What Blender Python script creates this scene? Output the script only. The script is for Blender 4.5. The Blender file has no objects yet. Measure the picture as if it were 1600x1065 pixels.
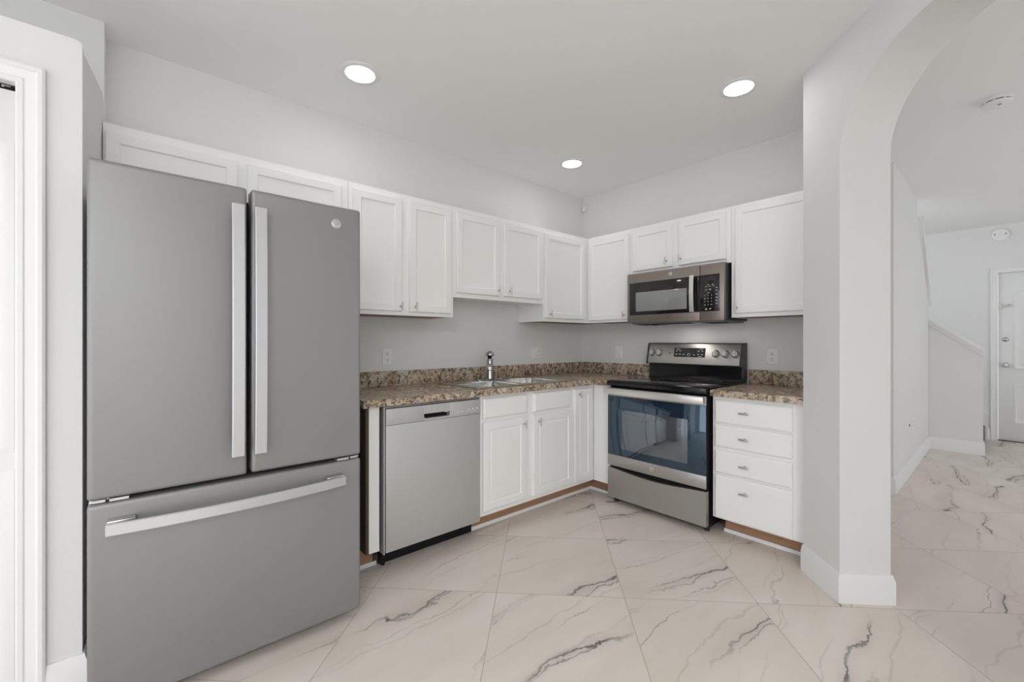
import bpy, bmesh, math, random
from mathutils import Vector, Matrix
random.seed(7)
C = bpy.context.scene.collection
SC = bpy.context.scene
S2 = math.sqrt(.5)

# ------------------------------------------------------------------ camera, world, exposure, added fill lights, cooktop lamp
cam = bpy.data.cameras.new('camera'); co = bpy.data.objects.new('camera', cam); C.objects.link(co)
YAW = math.radians(49.0438)
co.location = (-3.3843, -2.8046, 1.2253)
co.rotation_euler = (math.radians(90), 0, YAW - math.radians(90))
cam.sensor_width = 36; cam.lens = 674.164 / 1600 * 36
cam.shift_y = (532.316 - 532.5) / 1600
cam.clip_start = .02
SC.camera = co
SC.view_settings.view_transform = 'Standard'; SC.view_settings.look = 'None'
SC.view_settings.exposure = 0.04; SC.view_settings.gamma = 1; SC.view_settings.use_curve_mapping = False
SC.cycles.max_bounces = 14; SC.cycles.diffuse_bounces = 8; SC.cycles.sample_clamp_indirect = 6

w = bpy.data.worlds.new('sky'); SC.world = w; w.use_nodes = True
POW = dict(sky=1.83, rear=9, side=9, front=7, dining=72, hall=0, lamp=22, spot=1.8, cook=.5)
w.node_tree.nodes['Background'].inputs[0].default_value = (.91, .955, 1, 1)
w.node_tree.nodes['Background'].inputs[1].default_value = POW['sky']

def area(name, loc, rot, sx, sy, power, col=(1, 1, 1), shape='RECTANGLE'):
    if power <= 0: return
    l = bpy.data.lights.new(name, 'AREA'); l.shape = shape; l.size = sx; l.size_y = sy
    l.energy = power; l.color = col
    o = bpy.data.objects.new(name, l); C.objects.link(o); o.location = loc
    o.rotation_euler = [math.radians(a) for a in rot]; return o
# added area lights as daylight fill at invented openings behind the camera
area('fill_rear', (-3.8, -5.66, 1.25), (90, 0, 0), 1.2, 2.3, POW['rear'], (.95, .975, 1))
area('fill_side', (-6.06, -2.1, 1.25), (90, 0, -90), 2.4, 2.2, POW['side'], (.95, .975, 1))
area('fill_front_room', (2.2, -5.66, 1.35), (90, 0, 0), 2.6, 2.0, POW['front'], (.97, .98, 1))
# added overhead fill behind the camera, with no fixture, to brighten the kitchen
area('fill_overhead', (-4.9, -4.7, 2.62), (0, 0, 0), .9, .9, POW['dining'], (.965, .985, 1), 'DISK')
# the microwave's own cooktop lamp
area('cooktop_lamp', (-.26, -1.165, 1.346), (0, 0, 0), .30, .10, POW['cook'], (1, .93, .85))
area('fill_hall', (1.6, -3.9, 2.62), (0, 0, 0), .5, .5, POW['hall'], (1, .98, .95), 'DISK')  # added overhead hall fill, switched off

# ------------------------------------------------------------------ materials
def newmat(name):
    m = bpy.data.materials.new(name); m.use_nodes = True
    nt = m.node_tree; return m, nt, nt.nodes, nt.links, nt.nodes['Principled BSDF']
def mat(name, col, rough=.5, metal=0., spec=.5, ior=1.5, bump=0., bscale=200., emit=None, tint=None, aniso=None):
    m, nt, N, L, b = newmat(name)
    b.inputs['Base Color'].default_value = (*col, 1); b.inputs['Roughness'].default_value = rough
    b.inputs['Metallic'].default_value = metal; b.inputs['Specular IOR Level'].default_value = spec
    b.inputs['IOR'].default_value = ior
    if tint: b.inputs['Specular Tint'].default_value = (*tint, 1)
    if emit:
        b.inputs['Emission Color'].default_value = (*emit[0], 1); b.inputs['Emission Strength'].default_value = emit[1]
    tc = N.new('ShaderNodeTexCoord')
    nz = N.new('ShaderNodeTexNoise'); nz.inputs['Scale'].default_value = bscale; nz.inputs['Detail'].default_value = 3
    if aniso:
        mp = N.new('ShaderNodeMapping'); mp.inputs['Scale'].default_value = aniso
        L.new(tc.outputs['Object'], mp.inputs[0]); L.new(mp.outputs[0], nz.inputs['Vector'])
        mr = N.new('ShaderNodeMapRange'); mr.inputs[3].default_value = rough - .05; mr.inputs[4].default_value = rough + .07
        L.new(nz.outputs[0], mr.inputs[0]); L.new(mr.outputs[0], b.inputs['Roughness'])
    else:
        L.new(tc.outputs['Object'], nz.inputs['Vector'])
    if bump:
        bp = N.new('ShaderNodeBump'); bp.inputs['Strength'].default_value = bump; bp.inputs['Distance'].default_value = .002
        L.new(nz.outputs[0], bp.inputs['Height']); L.new(bp.outputs[0], b.inputs['Normal'])
    return m
M = {}
M['wall'] = mat('wall_paint', (.75, .75, .745), .65, bump=.25, bscale=260)
M['ceiling'] = mat('ceiling_paint', (.86, .86, .855), .8, bump=.2, bscale=180)
M['trim'] = mat('trim_paint', (.81, .81, .81), .4, bump=.03, bscale=60)
M['cabinet'] = mat('cabinet_paint', (.87, .87, .86), .38, bump=.05, bscale=90)
M['cab_under'] = mat('raw_particle_board', (.30, .21, .14), .7, bump=.2, bscale=120)
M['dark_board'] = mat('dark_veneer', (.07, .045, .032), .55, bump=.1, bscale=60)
M['nickel'] = mat('brushed_nickel', (.55, .54, .52), .28, 1, aniso=(40, 40, 400), bscale=4)
M['chrome'] = mat('chrome', (.50, .50, .51), .10, 1)
M['slate'] = mat('slate_steel', (.40, .395, .385), .42, .75, aniso=(260, 260, 2), bscale=3)
M['slate_front'] = mat('slate_steel_satin', (.292, .290, .291), .46, .6, aniso=(2, 2, 260), bscale=3)
M['warm_steel'] = mat('warm_slate_steel', (.30, .262, .232), .36, .85, aniso=(2, 2, 260), bscale=3)
M['range_steel'] = mat('range_steel', (.47, .455, .44), .36, .85, aniso=(2, 2, 260), bscale=3)
M['dw_steel'] = mat('dishwasher_steel', (.56, .56, .555), .45, .55, aniso=(260, 260, 2), bscale=3)
M['handle_bright'] = mat('bright_satin_metal', (.80, .79, .77), .3, .8, aniso=(200, 200, 3), bscale=3)
M['handle'] = mat('satin_aluminium', (.58, .58, .595), .36, .7, aniso=(200, 200, 3), bscale=3)
M['sink_steel'] = mat('sink_steel', (.62, .61, .59), .25, 1, aniso=(3, 120, 3), bscale=4)
M['black'] = mat('black_plastic', (.006, .006, .007), .6, spec=.25)
M['gloss_black'] = mat('gloss_black_enamel', (.006, .006, .008), .12)
M['glass_top'] = mat('ceramic_glass', (.008, .008, .009), .06)
M['oven_glass'] = mat('oven_door_glass', (.010, .020, .038), .04, ior=2.05, tint=(.60, .82, 1))
M['oven_window'] = mat('oven_inner_window', (.06, .068, .08), .07, ior=2.7, tint=(.78, .9, 1))
M['micro_glass'] = mat('microwave_glass', (.012, .011, .010), .06, spec=.6)
M['micro_window'] = mat('microwave_window_mesh', (.25, .26, .25), .1, spec=.7)
M['dark_metal'] = mat('dark_metal', (.06, .06, .065), .4, .5)
M['grey_side'] = mat('grey_cabinet_side', (.22, .22, .22), .5, .3)
M['plastic'] = mat('white_plastic', (.83, .83, .82), .35)
M['slot'] = mat('dark_slot', (.03, .03, .03), .6)
M['badge'] = mat('badge_silver', (.62, .62, .62), .3, .6)
M['badge_mark'] = mat('badge_mark', (.36, .355, .35), .35, .6)
M['mark'] = mat('printed_mark', (.62, .63, .65), .5)
M['mark_dim'] = mat('printed_mark_dim', (.25, .26, .28), .5)
M['lens'] = mat('lamp_lens', (.9, .9, .9), .5, emit=((1, .995, .985), POW['lamp']))
M['oak'] = mat('kick_wood', (.36, .21, .125), .6, bump=.1, bscale=60)
M['carpet'] = mat('stair_carpet', (.19, .18, .175), .95, bump=.6, bscale=500)

def stone(name):
    m, nt, N, L, b = newmat(name)
    g = N.new('ShaderNodeNewGeometry')
    def noise(sc, det, ro, di):
        n = N.new('ShaderNodeTexNoise'); n.inputs['Scale'].default_value = sc; n.inputs['Detail'].default_value = det
        n.inputs['Roughness'].default_value = ro; n.inputs['Distortion'].default_value = di
        L.new(g.outputs['Position'], n.inputs['Vector']); return n.outputs[0]
    def ramp(src, stops):
        r = N.new('ShaderNodeValToRGB'); e = r.color_ramp.elements
        e[0].position, e[0].color = stops[0][0], (*stops[0][1], 1); e[1].position, e[1].color = stops[-1][0], (*stops[-1][1], 1)
        for p, c in stops[1:-1]:
            x = e.new(p); x.color = (*c, 1)
        L.new(src, r.inputs[0]); return r.outputs[0]
    def mix(f, a_, b_):
        x = N.new('ShaderNodeMixRGB')
        for i, v in enumerate((f, a_, b_)):
            if hasattr(v, 'is_linked'): L.new(v, x.inputs[i])
            elif isinstance(v, tuple): x.inputs[i].default_value = (*v, 1)
            else: x.inputs[i].default_value = v
        return x.outputs[0]
    broad = ramp(noise(7, 4, .6, 1.0), [(.36, (.43, .315, .21)), (.5, (.55, .435, .315)), (.64, (.61, .54, .44))])
    dark = ramp(noise(34, 6, .68, .5), [(.47, (0, 0, 0)), (.58, (1, 1, 1))])
    c1 = mix(dark, broad, (.15, .115, .08))
    vdark = ramp(noise(52, 5, .7, .8), [(.55, (0, 0, 0)), (.63, (1, 1, 1))])
    c2 = mix(vdark, c1, (.045, .038, .033))
    pale = ramp(noise(60, 5, .7, .4), [(.585, (0, 0, 0)), (.66, (.7, .7, .7))])
    L.new(mix(pale, c2, (.62, .59, .52)), b.inputs['Base Color'])
    b.inputs['Roughness'].default_value = .25
    return m
M['stone'] = stone('mottled_stone_laminate')

def floor_mat():
    m, nt, N, L, b = newmat('marble_look_tile')
    def math_(op, a, bb=None, c=None):
        n = N.new('ShaderNodeMath'); n.operation = op
        for i, v in enumerate((a, bb, c)):
            if v is None: continue
            if isinstance(v, (int, float)): n.inputs[i].default_value = v
            else: L.new(v, n.inputs[i])
        return n.outputs[0]
    g = N.new('ShaderNodeNewGeometry'); sp = N.new('ShaderNodeSeparateXYZ'); L.new(g.outputs['Position'], sp.inputs[0])
    x, y = sp.outputs[0], sp.outputs[1]
    T = .613
    u = math_('DIVIDE', math_('ADD', math_('MULTIPLY', math_('ADD', x, y), S2), 2.285), T)
    v = math_('DIVIDE', math_('ADD', math_('MULTIPLY', math_('SUBTRACT', x, y), S2), .02), T)
    iu, iv = math_('FLOOR', u), math_('FLOOR', v)
    fu, fv = math_('SUBTRACT', u, iu), math_('SUBTRACT', v, iv)
    def edge(f): return math_('MINIMUM', f, math_('SUBTRACT', 1, f))
    d = math_('MINIMUM', edge(fu), edge(fv))
    grout = math_('LESS_THAN', d, .0032)
    cid = N.new('ShaderNodeCombineXYZ'); L.new(iu, cid.inputs[0]); L.new(iv, cid.inputs[1])
    wn = N.new('ShaderNodeTexWhiteNoise'); wn.noise_dimensions = '2D'; L.new(cid.outputs[0], wn.inputs['Vector'])
    off = N.new('ShaderNodeVectorMath'); off.operation = 'SCALE'; off.inputs['Scale'].default_value = 37
    L.new(wn.outputs['Color'], off.inputs[0])
    rot = N.new('ShaderNodeVectorRotate'); rot.rotation_type = 'Z_AXIS'
    L.new(g.outputs['Position'], rot.inputs['Vector'])
    ang = math_('MULTIPLY', math_('SUBTRACT', wn.outputs['Value'], .5), .5)
    L.new(ang, rot.inputs['Angle'])
    add = N.new('ShaderNodeVectorMath'); add.operation = 'ADD'; L.new(rot.outputs[0], add.inputs[0]); L.new(off.outputs[0], add.inputs[1])
    sq = N.new('ShaderNodeSeparateXYZ'); L.new(add.outputs[0], sq.inputs[0])
    def noise(scale, detail, seed, sx=1, sy=1, rough=.5):
        mp = N.new('ShaderNodeMapping'); mp.inputs['Location'].default_value = (seed, seed * 1.7, 0); mp.inputs['Scale'].default_value = (sx, sy, 1)
        L.new(add.outputs[0], mp.inputs[0])
        n = N.new('ShaderNodeTexNoise'); n.inputs['Scale'].default_value = scale; n.inputs['Detail'].default_value = detail; n.inputs['Roughness'].default_value = rough
        L.new(mp.outputs[0], n.inputs['Vector']); return math_('SUBTRACT', n.outputs[0], .5)
    def smooth(val, lo, hi, a_, b2):
        mr = N.new('ShaderNodeMapRange'); mr.interpolation_type = 'SMOOTHSTEP'
        for i, q in enumerate((lo, hi, a_, b2)): mr.inputs[i + 1].default_value = q
        L.new(val, mr.inputs[0]); return mr.outputs[0]
    w1 = noise(1.5, 2, 3, .55, 1.0); w2 = noise(8, 5, 8, .8, 1.1, .6); w3 = noise(3.4, 3, 14, .5, 1.2)
    def line(k, a1, a2, a3, width, shift):
        y_ = math_('ADD', math_('ADD', math_('MULTIPLY', sq.outputs[1], k), math_('MULTIPLY', w1, a1)), math_('ADD', math_('MULTIPLY', w2, a2), math_('MULTIPLY', w3, a3)))
        f = math_('FRACT', math_('ADD', y_, shift))
        return smooth(math_('ABSOLUTE', math_('SUBTRACT', f, .5)), 0, width, 1, 0)
    mA = smooth(noise(1.9, 2, 31, .5, 1.5), -.07, .09, 0, 1); mB = smooth(noise(2.3, 2, 47, .45, 1.5), -.04, .12, 0, 1); mC = smooth(noise(3.0, 2, 63, .4, 1.5), -.08, .10, 0, 1)
    vA = math_('MULTIPLY', line(2.1, 1.0, .26, .0, .020, 0), mA)
    vB = math_('MULTIPLY', line(2.1, 1.0, .30, .42, .015, .04), mA)
    vC = math_('MULTIPLY', line(2.9, 1.0, .34, .2, .015, .37), mB)
    vD = math_('MULTIPLY', line(5.0, 1.2, .5, .4, .045, .2), mC)
    vS = math_('MULTIPLY', line(2.1, 1.0, .15, .2, .12, 0), mA)
    vv = math_('MINIMUM', math_('ADD', math_('ADD', math_('ADD', math_('MULTIPLY', vA, .78), math_('MULTIPLY', vB, .62)), math_('ADD', math_('MULTIPLY', vC, .5), math_('MULTIPLY', vD, .16))), math_('MULTIPLY', vS, .15)), .92)
    cl = N.new('ShaderNodeTexNoise'); cl.inputs['Scale'].default_value = 2.2; cl.inputs['Detail'].default_value = 6
    mpc = N.new('ShaderNodeMapping'); mpc.inputs['Scale'].default_value = (.7, 1.8, 1); L.new(add.outputs[0], mpc.inputs[0]); L.new(mpc.outputs[0], cl.inputs['Vector'])
    rc = N.new('ShaderNodeValToRGB'); e = rc.color_ramp.elements
    e[0].position = .3; e[0].color = (.645, .575, .515, 1); e[1].position = .7; e[1].color = (.75, .69, .635, 1)
    L.new(cl.outputs[0], rc.inputs[0])
    m1 = N.new('ShaderNodeMixRGB'); m1.inputs[2].default_value = (.10, .088, .08, 1)
    L.new(vv, m1.inputs[0]); L.new(rc.outputs[0], m1.inputs[1])
    m2 = N.new('ShaderNodeMixRGB'); m2.inputs[2].default_value = (.47, .425, .385, 1)
    L.new(grout, m2.inputs[0]); L.new(m1.outputs[0], m2.inputs[1])
    L.new(m2.outputs[0], b.inputs['Base Color'])
    b.inputs['Roughness'].default_value = .42
    b.inputs['Specular IOR Level'].default_value = .4
    return m
M['floor'] = floor_mat()

# ------------------------------------------------------------------ mesh helpers
class MB:
    def __init__(self): self.bm = bmesh.new()
    def _faces(self, vs, fs):
        bv = [self.bm.verts.new(v) for v in vs]
        out = []
        for f in fs:
            try: out.append(self.bm.faces.new([bv[i] for i in f]))
            except ValueError: pass
        return bv, out
    def box(self, x0, x1, y0, y1, z0, z1, bev=0, seg=2):
        x0, x1 = sorted((x0, x1)); y0, y1 = sorted((y0, y1)); z0, z1 = sorted((z0, z1))
        vs = [(x0, y0, z0), (x1, y0, z0), (x1, y1, z0), (x0, y1, z0), (x0, y0, z1), (x1, y0, z1), (x1, y1, z1), (x0, y1, z1)]
        fs = [(3, 2, 1, 0), (4, 5, 6, 7), (0, 1, 5, 4), (1, 2, 6, 5), (2, 3, 7, 6), (3, 0, 4, 7)]
        bv, ff = self._faces(vs, fs)
        if bev:
            ed = list({e for f in ff for e in f.edges})
            bmesh.ops.bevel(self.bm, geom=ed, offset=bev, segments=seg, affect='EDGES', profile=.5)
        return self
    def prism(self, poly, z0, z1, axis='z'):
        """polygon extruded along an axis; axis 'y': poly is (x,z); 'x': poly is (y,z)"""
        def P(p, t):
            return (p[0], p[1], t) if axis == 'z' else ((p[0], t, p[1]) if axis == 'y' else (t, p[0], p[1]))
        n = len(poly)
        vs = [P(p, z0) for p in poly] + [P(p, z1) for p in poly]
        fs = [tuple(range(n))[::-1], tuple(range(n, 2 * n))] + [(i, (i + 1) % n, n + (i + 1) % n, n + i) for i in range(n)]
        self._faces(vs, fs); return self
    def loops(self, rings, cap0=True, cap1=True):
        n = len(rings[0]); vs = [v for r in rings for v in r]; fs = []
        for k in range(len(rings) - 1):
            for i in range(n):
                j = (i + 1) % n
                fs.append((k * n + i, k * n + j, (k + 1) * n + j, (k + 1) * n + i))
        if cap0: fs.append(tuple(range(n))[::-1])
        if cap1: fs.append(tuple(range((len(rings) - 1) * n, len(rings) * n)))
        self._faces(vs, fs); return self
    def panel(self, x0, x1, z0, z1, yf, prof):
        """a door or drawer front facing -y; prof: (inset, depth behind yf)"""
        R = []
        for ins, d in prof:
            R.append([(x0 + ins, yf + d, z0 + ins), (x1 - ins, yf + d, z0 + ins), (x1 - ins, yf + d, z1 - ins), (x0 + ins, yf + d, z1 - ins)])
        return self.loops(R)
    def cyl(self, p0, p1, r0, r1=None, seg=20):
        r1 = r0 if r1 is None else r1
        a = Vector(p0); b = Vector(p1); d = (b - a).normalized()
        t = Vector((0, 0, 1)) if abs(d.z) < .9 else Vector((1, 0, 0))
        u = d.cross(t).normalized(); v = d.cross(u)
        ring = lambda c, r: [tuple(c + (u * math.cos(2 * math.pi * i / seg) + v * math.sin(2 * math.pi * i / seg)) * r) for i in range(seg)]
        return self.loops([ring(a, r0), ring(b, r1)])
    def lathe(self, c, axis, prof, seg=28):
        """prof: list of (radius, distance along axis)"""
        c = Vector(c); d = Vector(axis).normalized()
        t = Vector((0, 0, 1)) if abs(d.z) < .9 else Vector((1, 0, 0))
        u = d.cross(t).normalized(); v = d.cross(u)
        R = [[tuple(c + d * h + (u * math.cos(2 * math.pi * i / seg) + v * math.sin(2 * math.pi * i / seg)) * max(r, 1e-4)) for i in range(seg)] for r, h in prof]
        return self.loops(R)
    def sweep(self, pts, wv, hv, w, h):
        """rectangular bar through pts; wv/hv: unit width and thickness directions per point"""
        R = []
        for p, a, b in zip(pts, wv, hv):
            p, a, b = Vector(p), Vector(a), Vector(b)
            ch = min(w, h) * .22
            prof = [(-w / 2 + ch, -h / 2), (w / 2 - ch, -h / 2), (w / 2, -h / 2 + ch), (w / 2, h / 2 - ch), (w / 2 - ch, h / 2), (-w / 2 + ch, h / 2), (-w / 2, h / 2 - ch), (-w / 2, -h / 2 + ch)]
            R.append([tuple(p + a * s + b * t) for s, t in prof])
        return self.loops(R)
    def text(self, s, size, xf, depth=.0006):
        cu = bpy.data.curves.new('lettering', 'FONT'); cu.body = s; cu.size = size; cu.extrude = depth
        cu.align_x = 'CENTER'; cu.align_y = 'CENTER'; cu.resolution_u = 2
        o = bpy.data.objects.new('lettering', cu); C.objects.link(o)
        me = bpy.data.meshes.new_from_object(o); me.transform(xf)
        self.bm.from_mesh(me)
        bpy.data.objects.remove(o); bpy.data.curves.remove(cu); bpy.data.meshes.remove(me)
        return self
    def obj(self, name, m, parent=None, smooth=40, recalc=True):
        if recalc: bmesh.ops.recalc_face_normals(self.bm, faces=self.bm.faces)
        me = bpy.data.meshes.new(name); self.bm.to_mesh(me); self.bm.free()
        me.materials.append(M[m] if isinstance(m, str) else m)
        for p in me.polygons: p.use_smooth = True
        me.set_sharp_from_angle(angle=math.radians(smooth))
        o = bpy.data.objects.new(name, me); C.objects.link(o)
        if parent is not None: o.parent = parent
        return o
def tag(o, label, cat, group=None):
    o['label'] = label; o['category'] = cat
    if group: o['group'] = group
    return o
def thing(name, label, cat, loc=(0, 0, 0), rz=0, group=None):
    o = bpy.data.objects.new(name, None); C.objects.link(o); o.empty_display_size = .1
    o.location = loc; o.rotation_euler = (0, 0, math.radians(rz)); return tag(o, label, cat, group)
def struct(name, mb, m, smooth=40):
    o = mb.obj(name, m, None, smooth); o['kind'] = 'structure'; return o
FRONT = lambda x, y, z: Matrix.Translation((x, y, z)) @ Matrix.Rotation(math.radians(90), 4, 'X')   # lettering facing -y

# ------------------------------------------------------------------ the room shell
H = 2.65
struct('floor', MB().box(-6.1, 4.75, -5.75, .12, -.1, 0), 'floor')
struct('ceiling', MB().box(-6.1, 4.75, -5.75, .12, H, H + .1), 'ceiling')
struct('wall_sink', MB().box(-3.6, .12, 0, .12, 0, H), 'wall')
struct('wall_range', MB().box(0, .12, -2.2, 0, 0, H), 'wall')
struct('wall_end', MB().prism([(-.692, -2.082), (0, -2.082), (0, -2.2), (-.574, -2.2)], 0, H), 'wall')
# diagonal wall with the elliptical arch
A0 = Vector((-.692, -2.082, 0)); DS = Vector((-S2, -S2, 0)); DN = Vector((S2, -S2, 0)); TH = .226
pts = [(0, 0), (.284, 0)]
for i in range(0, 41):
    a = math.pi - math.pi * i / 40
    pts.append((.734 + .45 * math.cos(a), 2.10 + .342 * math.sin(a)))
pts += [(1.184, 0), (1.85, 0), (1.85, H), (0, H)]
mb = MB()
mb.loops([[tuple(A0 + DS * s + Vector((0, 0, z)) + DN * t) for s, z in pts] for t in (0, TH)])
struct('wall_arch', mb, 'wall', 30)
# hall beyond the arch
struct('wall_hall', MB().prism([(1.17, 0), (3.44, 0), (3.44, 1.63), (3.36, 1.76), (2.62, 2.44), (2.52, 2.44), (2.52, H), (1.17, H)], -2.08, -2.2, 'y'), 'wall')
struct('wall_passage', MB().box(.12, 1.17, -2.06, -2.0, 0, H), 'wall')
struct('wall_entry', MB().box(4.63, 4.75, -5.75, -3.63, 0, H).box(4.63, 4.75, -2.715, 0, 0, H).box(4.63, 4.75, -3.63, -2.715, 2.06, H), 'wall')
struct('wall_stair', MB().prism([(-2.08, 0), (-2.62, 0), (-2.62, 1.115), (-2.2, 1.465), (-2.08, 1.565)], 3.445, 3.56, 'x'), 'wall')
# wall box around the pantry, lower than the ceiling
struct('wall_pantry', MB().prism([(-6, 0), (-4.44, 0), (-4.44, 2.068), (-3.68, 2.068), (-3.68, 0), (-3.53, 0), (-3.53, 2.254), (-3.533, 2.264), (-3.539, 2.270), (-3.549, 2.272), (-6, 2.272)], -.68, -.58, 'y'), 'wall')
struct('wall_pantry_end', MB().prism([(-3.53, -.5805), (-3.4965, -.30), (-3.4965, -.001), (-3.6, -.001), (-3.63, -.5805)], 0, 2.272), 'wall')
struct('wall_ledge', MB().box(-6, -3.60, -.5805, -.14, 2.17, 2.272), 'wall')
struct('wall_upper', MB().box(-6, -3.4965, -.15, .0, 2.2725, H), 'wall')
# walls behind the camera, with invented openings placed to let the sky light in
struct('wall_rear', MB().box(-6.1, -4.4, -5.75, -5.6, 0, H).box(-3.2, .9, -5.75, -5.6, 0, H).box(3.5, 4.75, -5.75, -5.6, 0, H)
       .box(-4.4, -3.2, -5.75, -5.6, 2.4, H).box(.9, 3.5, -5.75, -5.6, 2.35, H).box(.9, 3.5, -5.75, -5.6, 0, .35), 'wall')
struct('wall_side', MB().box(-6.1, -6, -5.6, -3.3, 0, H).box(-6.1, -6, -.9, 0, 0, H).box(-6.1, -6, -3.3, -.9, 2.4, H).box(-6.1, -6, -3.3, -.9, 0, .1), 'wall')

def offset_strip(P, normals, d):
    out = [P[0] + normals[0] * d]
    for i in range(1, len(P) - 1):
        n1, n2 = normals[i - 1], normals[i]
        b = (n1 + n2); b = b / (b.length ** 2) * 2
        out.append(P[i] + b * d)
    out.append(P[-1] + normals[-1] * d)
    return out
def baseboard(name, P, normals, h=.135, d=.014):
    mb = MB(); P = [Vector(p) for p in P]; normals = [Vector(n) for n in normals]
    rings = []
    for dd, z in ((d, 0), (d, h - .03), (d * .62, h - .012), (d * .45, h), (0, h)):
        O = offset_strip(P, normals, dd); rings.append([(p.x, p.y, z) for p in O])
    rings.append([(p.x, p.y, 0) for p in P])
    n = len(P); vs = [v for r in rings for v in r]; fs = []
    for k in range(len(rings) - 1):
        for i in range(n - 1): fs.append((k * n + i, k * n + i + 1, (k + 1) * n + i + 1, (k + 1) * n + i))
    for i in range(n - 1): fs.append(((len(rings) - 1) * n + i, (len(rings) - 1) * n + i + 1, i + 1, i))
    fs.append(tuple(k * n for k in range(len(rings)))); fs.append(tuple(k * n + n - 1 for k in range(len(rings)))[::-1])
    mb._faces(vs, fs); return struct(name, mb, 'trim', 25)
a = Vector((-.692, -2.082)); ds = Vector((-S2, -S2)); dn = Vector((S2, -S2))
b_ = a + ds * .284; c_ = b_ + dn * TH; d_ = c_ - ds * .25
baseboard('baseboard_arch', [a, b_, c_, d_], [-dn, ds, dn])
baseboard('baseboard_hall', [(1.17, -2.08), (1.17, -2.2), (3.445, -2.2)], [(-1, 0), (0, -1)])
baseboard('baseboard_stair', [(3.445, -2.2), (3.445, -2.62), (3.56, -2.62)], [(-1, 0), (0, -1)])
baseboard('baseboard_pantry', [(-3.617, -.68), (-3.53, -.68), (-3.52, -.5)], [(0, -1), (1, 0)])
baseboard('baseboard_entry', [(4.63, -2.1), (4.63, -2.65)], [(-1, 0)])

# knee wall cap and raked stair trim
mb = MB()
for off, th, xx in ((0, .030, .026), (-.020, .02, .018), (-.052, .034, .010)):
    mb.prism([(-2.2, 1.465 + off), (-2.632, 1.105 + off), (-2.632, 1.105 + off + th + .004), (-2.2, 1.465 + off + th + .004)], 3.445 - xx, 3.56 + xx, 'x')
struct('trim_1', mb, 'trim')
struct('trim_2', MB().prism([(2.66, 2.50), (2.72, 2.50), (3.46, 1.80), (3.52, 1.70), (3.44, 1.63), (3.36, 1.76)], -2.07, -2.225, 'y'), 'trim')
# shoe moulding along the cabinet toe kicks
def shoe(name, pts, n):
    return baseboard(name, pts, n, h=.021, d=.012)
shoe('trim_3', [(-2.50, -.522), (-2.395, -.522)], [(0, -1)])
shoe('trim_4', [(-1.765, -.522), (-.534, -.522), (-.534, -.79)], [(0, -1), (-1, 0)])
shoe('trim_5', [(-.522, -1.60), (-.522, -2.08)], [(-1, 0)])

# pantry door and its casing
dr = MB()
prof = [(0, .034), (0, .002), (.002, 0), (.03, 0)]
dr.box(-4.435, -3.682, -.65, -.616, .012, 2.05, .002)
door = dr.obj('door_1', 'trim'); door['kind'] = 'structure'
for i, (z0, z1) in enumerate(((.10, .80), (.86, 1.88))):
    for x0, x1 in ((-4.40, -4.09), (-4.03, -3.692)):
        MB().panel(x0, x1, z0, z1, -.656, [(0, .008), (0, .004), (.012, 0), (.03, 0), (.045, .004), (.05, .004)]).obj('door_panel', 'trim', door)
def casing(x0, x1, zt, yw, wdt=.063):
    """mitred door casing round an opening, profile swept up, over and down"""
    rings = []
    for q, d in ((0, 0), (0, .009), (.004, .012), (.016, .012), (.020, .009), (.044, .014), (.050, .019), (.060, .019), (wdt, .015), (wdt, 0)):
        rings.append([(x1 + q, yw - d, 0), (x1 + q, yw - d, zt + q), (x0 - q, yw - d, zt + q), (x0 - q, yw - d, 0)])
    vs = [v for r in rings for v in r]; n = len(rings); fs = []
    for k in range(n):
        m = (k + 1) % n
        for i in range(3): fs.append((k * 4 + i, k * 4 + i + 1, m * 4 + i + 1, m * 4 + i))
    fs.append(tuple(k * 4 for k in range(n))); fs.append(tuple(k * 4 + 3 for k in range(n)))
    mb = MB(); mb._faces(vs, fs); return mb
struct('trim_6', casing(-4.436, -3.684, 2.066, -.6805, .067), 'trim', 25)
t = thing('door_track', 'black bifold door track above the white pantry door', 'door track', (-3.7, -.64, 2.052))
MB().box(-.735, .018, -.008, .02, .001, .0135).obj('rail', 'black', t)
MB().box(-.02, -.014, -.0085, .02, .004, .012).box(-.015, .0, -.0085, -.004, .008, .0115).obj('roller_bracket', 'nickel', t)

# front door at the end of the hall (faces -x): built facing -y and turned
ent = bpy.data.objects.new('door_2', None); C.objects.link(ent); ent['kind'] = 'structure'
ent.location = (4.63, -2.715, 0); ent.rotation_euler = (0, 0, math.radians(-90))
MB().box(.002, .913, .02, .06, .008, 2.056, .002).obj('door_leaf', 'trim', ent)
for (z0, z1) in ((.22, .70), (.88, 1.83)):
    for x0, x1 in ((.125, .41), (.50, .79)):
        MB().panel(x0, x1, z0, z1, .010, [(0, .012), (0, .006), (.014, 0), (.028, .006), (.045, .006), (.065, .002)]).obj('door_panel', 'trim', ent)
MB().box(0, .915, -.01, .07, -.0, .008).obj('threshold', 'dark_metal', ent)
MB().lathe((.06, .02, 1.243), (0, -1, 0), [(.028, 0), (.028, .006), (.022, .012), (.012, .02), (0, .021)]).obj('deadbolt', 'nickel', ent)
MB().lathe((.06, .02, 1.13 - .2), (0, -1, 0), [(.030, 0), (.030, .006), (.012, .012), (.012, .03), (.026, .038), (.028, .05), (.02, .06), (0, .062)]).obj('door_knob', 'nickel', ent)
MB().box(.006, .028, .004, .02, 1.62, 1.68).box(.02, .095, -.004, .004, 1.655, 1.662).box(.085, .095, -.004, .02, 1.635, 1.68).obj('swing_bar_latch', 'nickel', ent)
o = struct('trim_7', casing(0, .915, 2.06, -.0005), 'trim', 25)
o.location = (4.63, -2.715, 0); o.rotation_euler = (0, 0, math.radians(-90))

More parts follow.
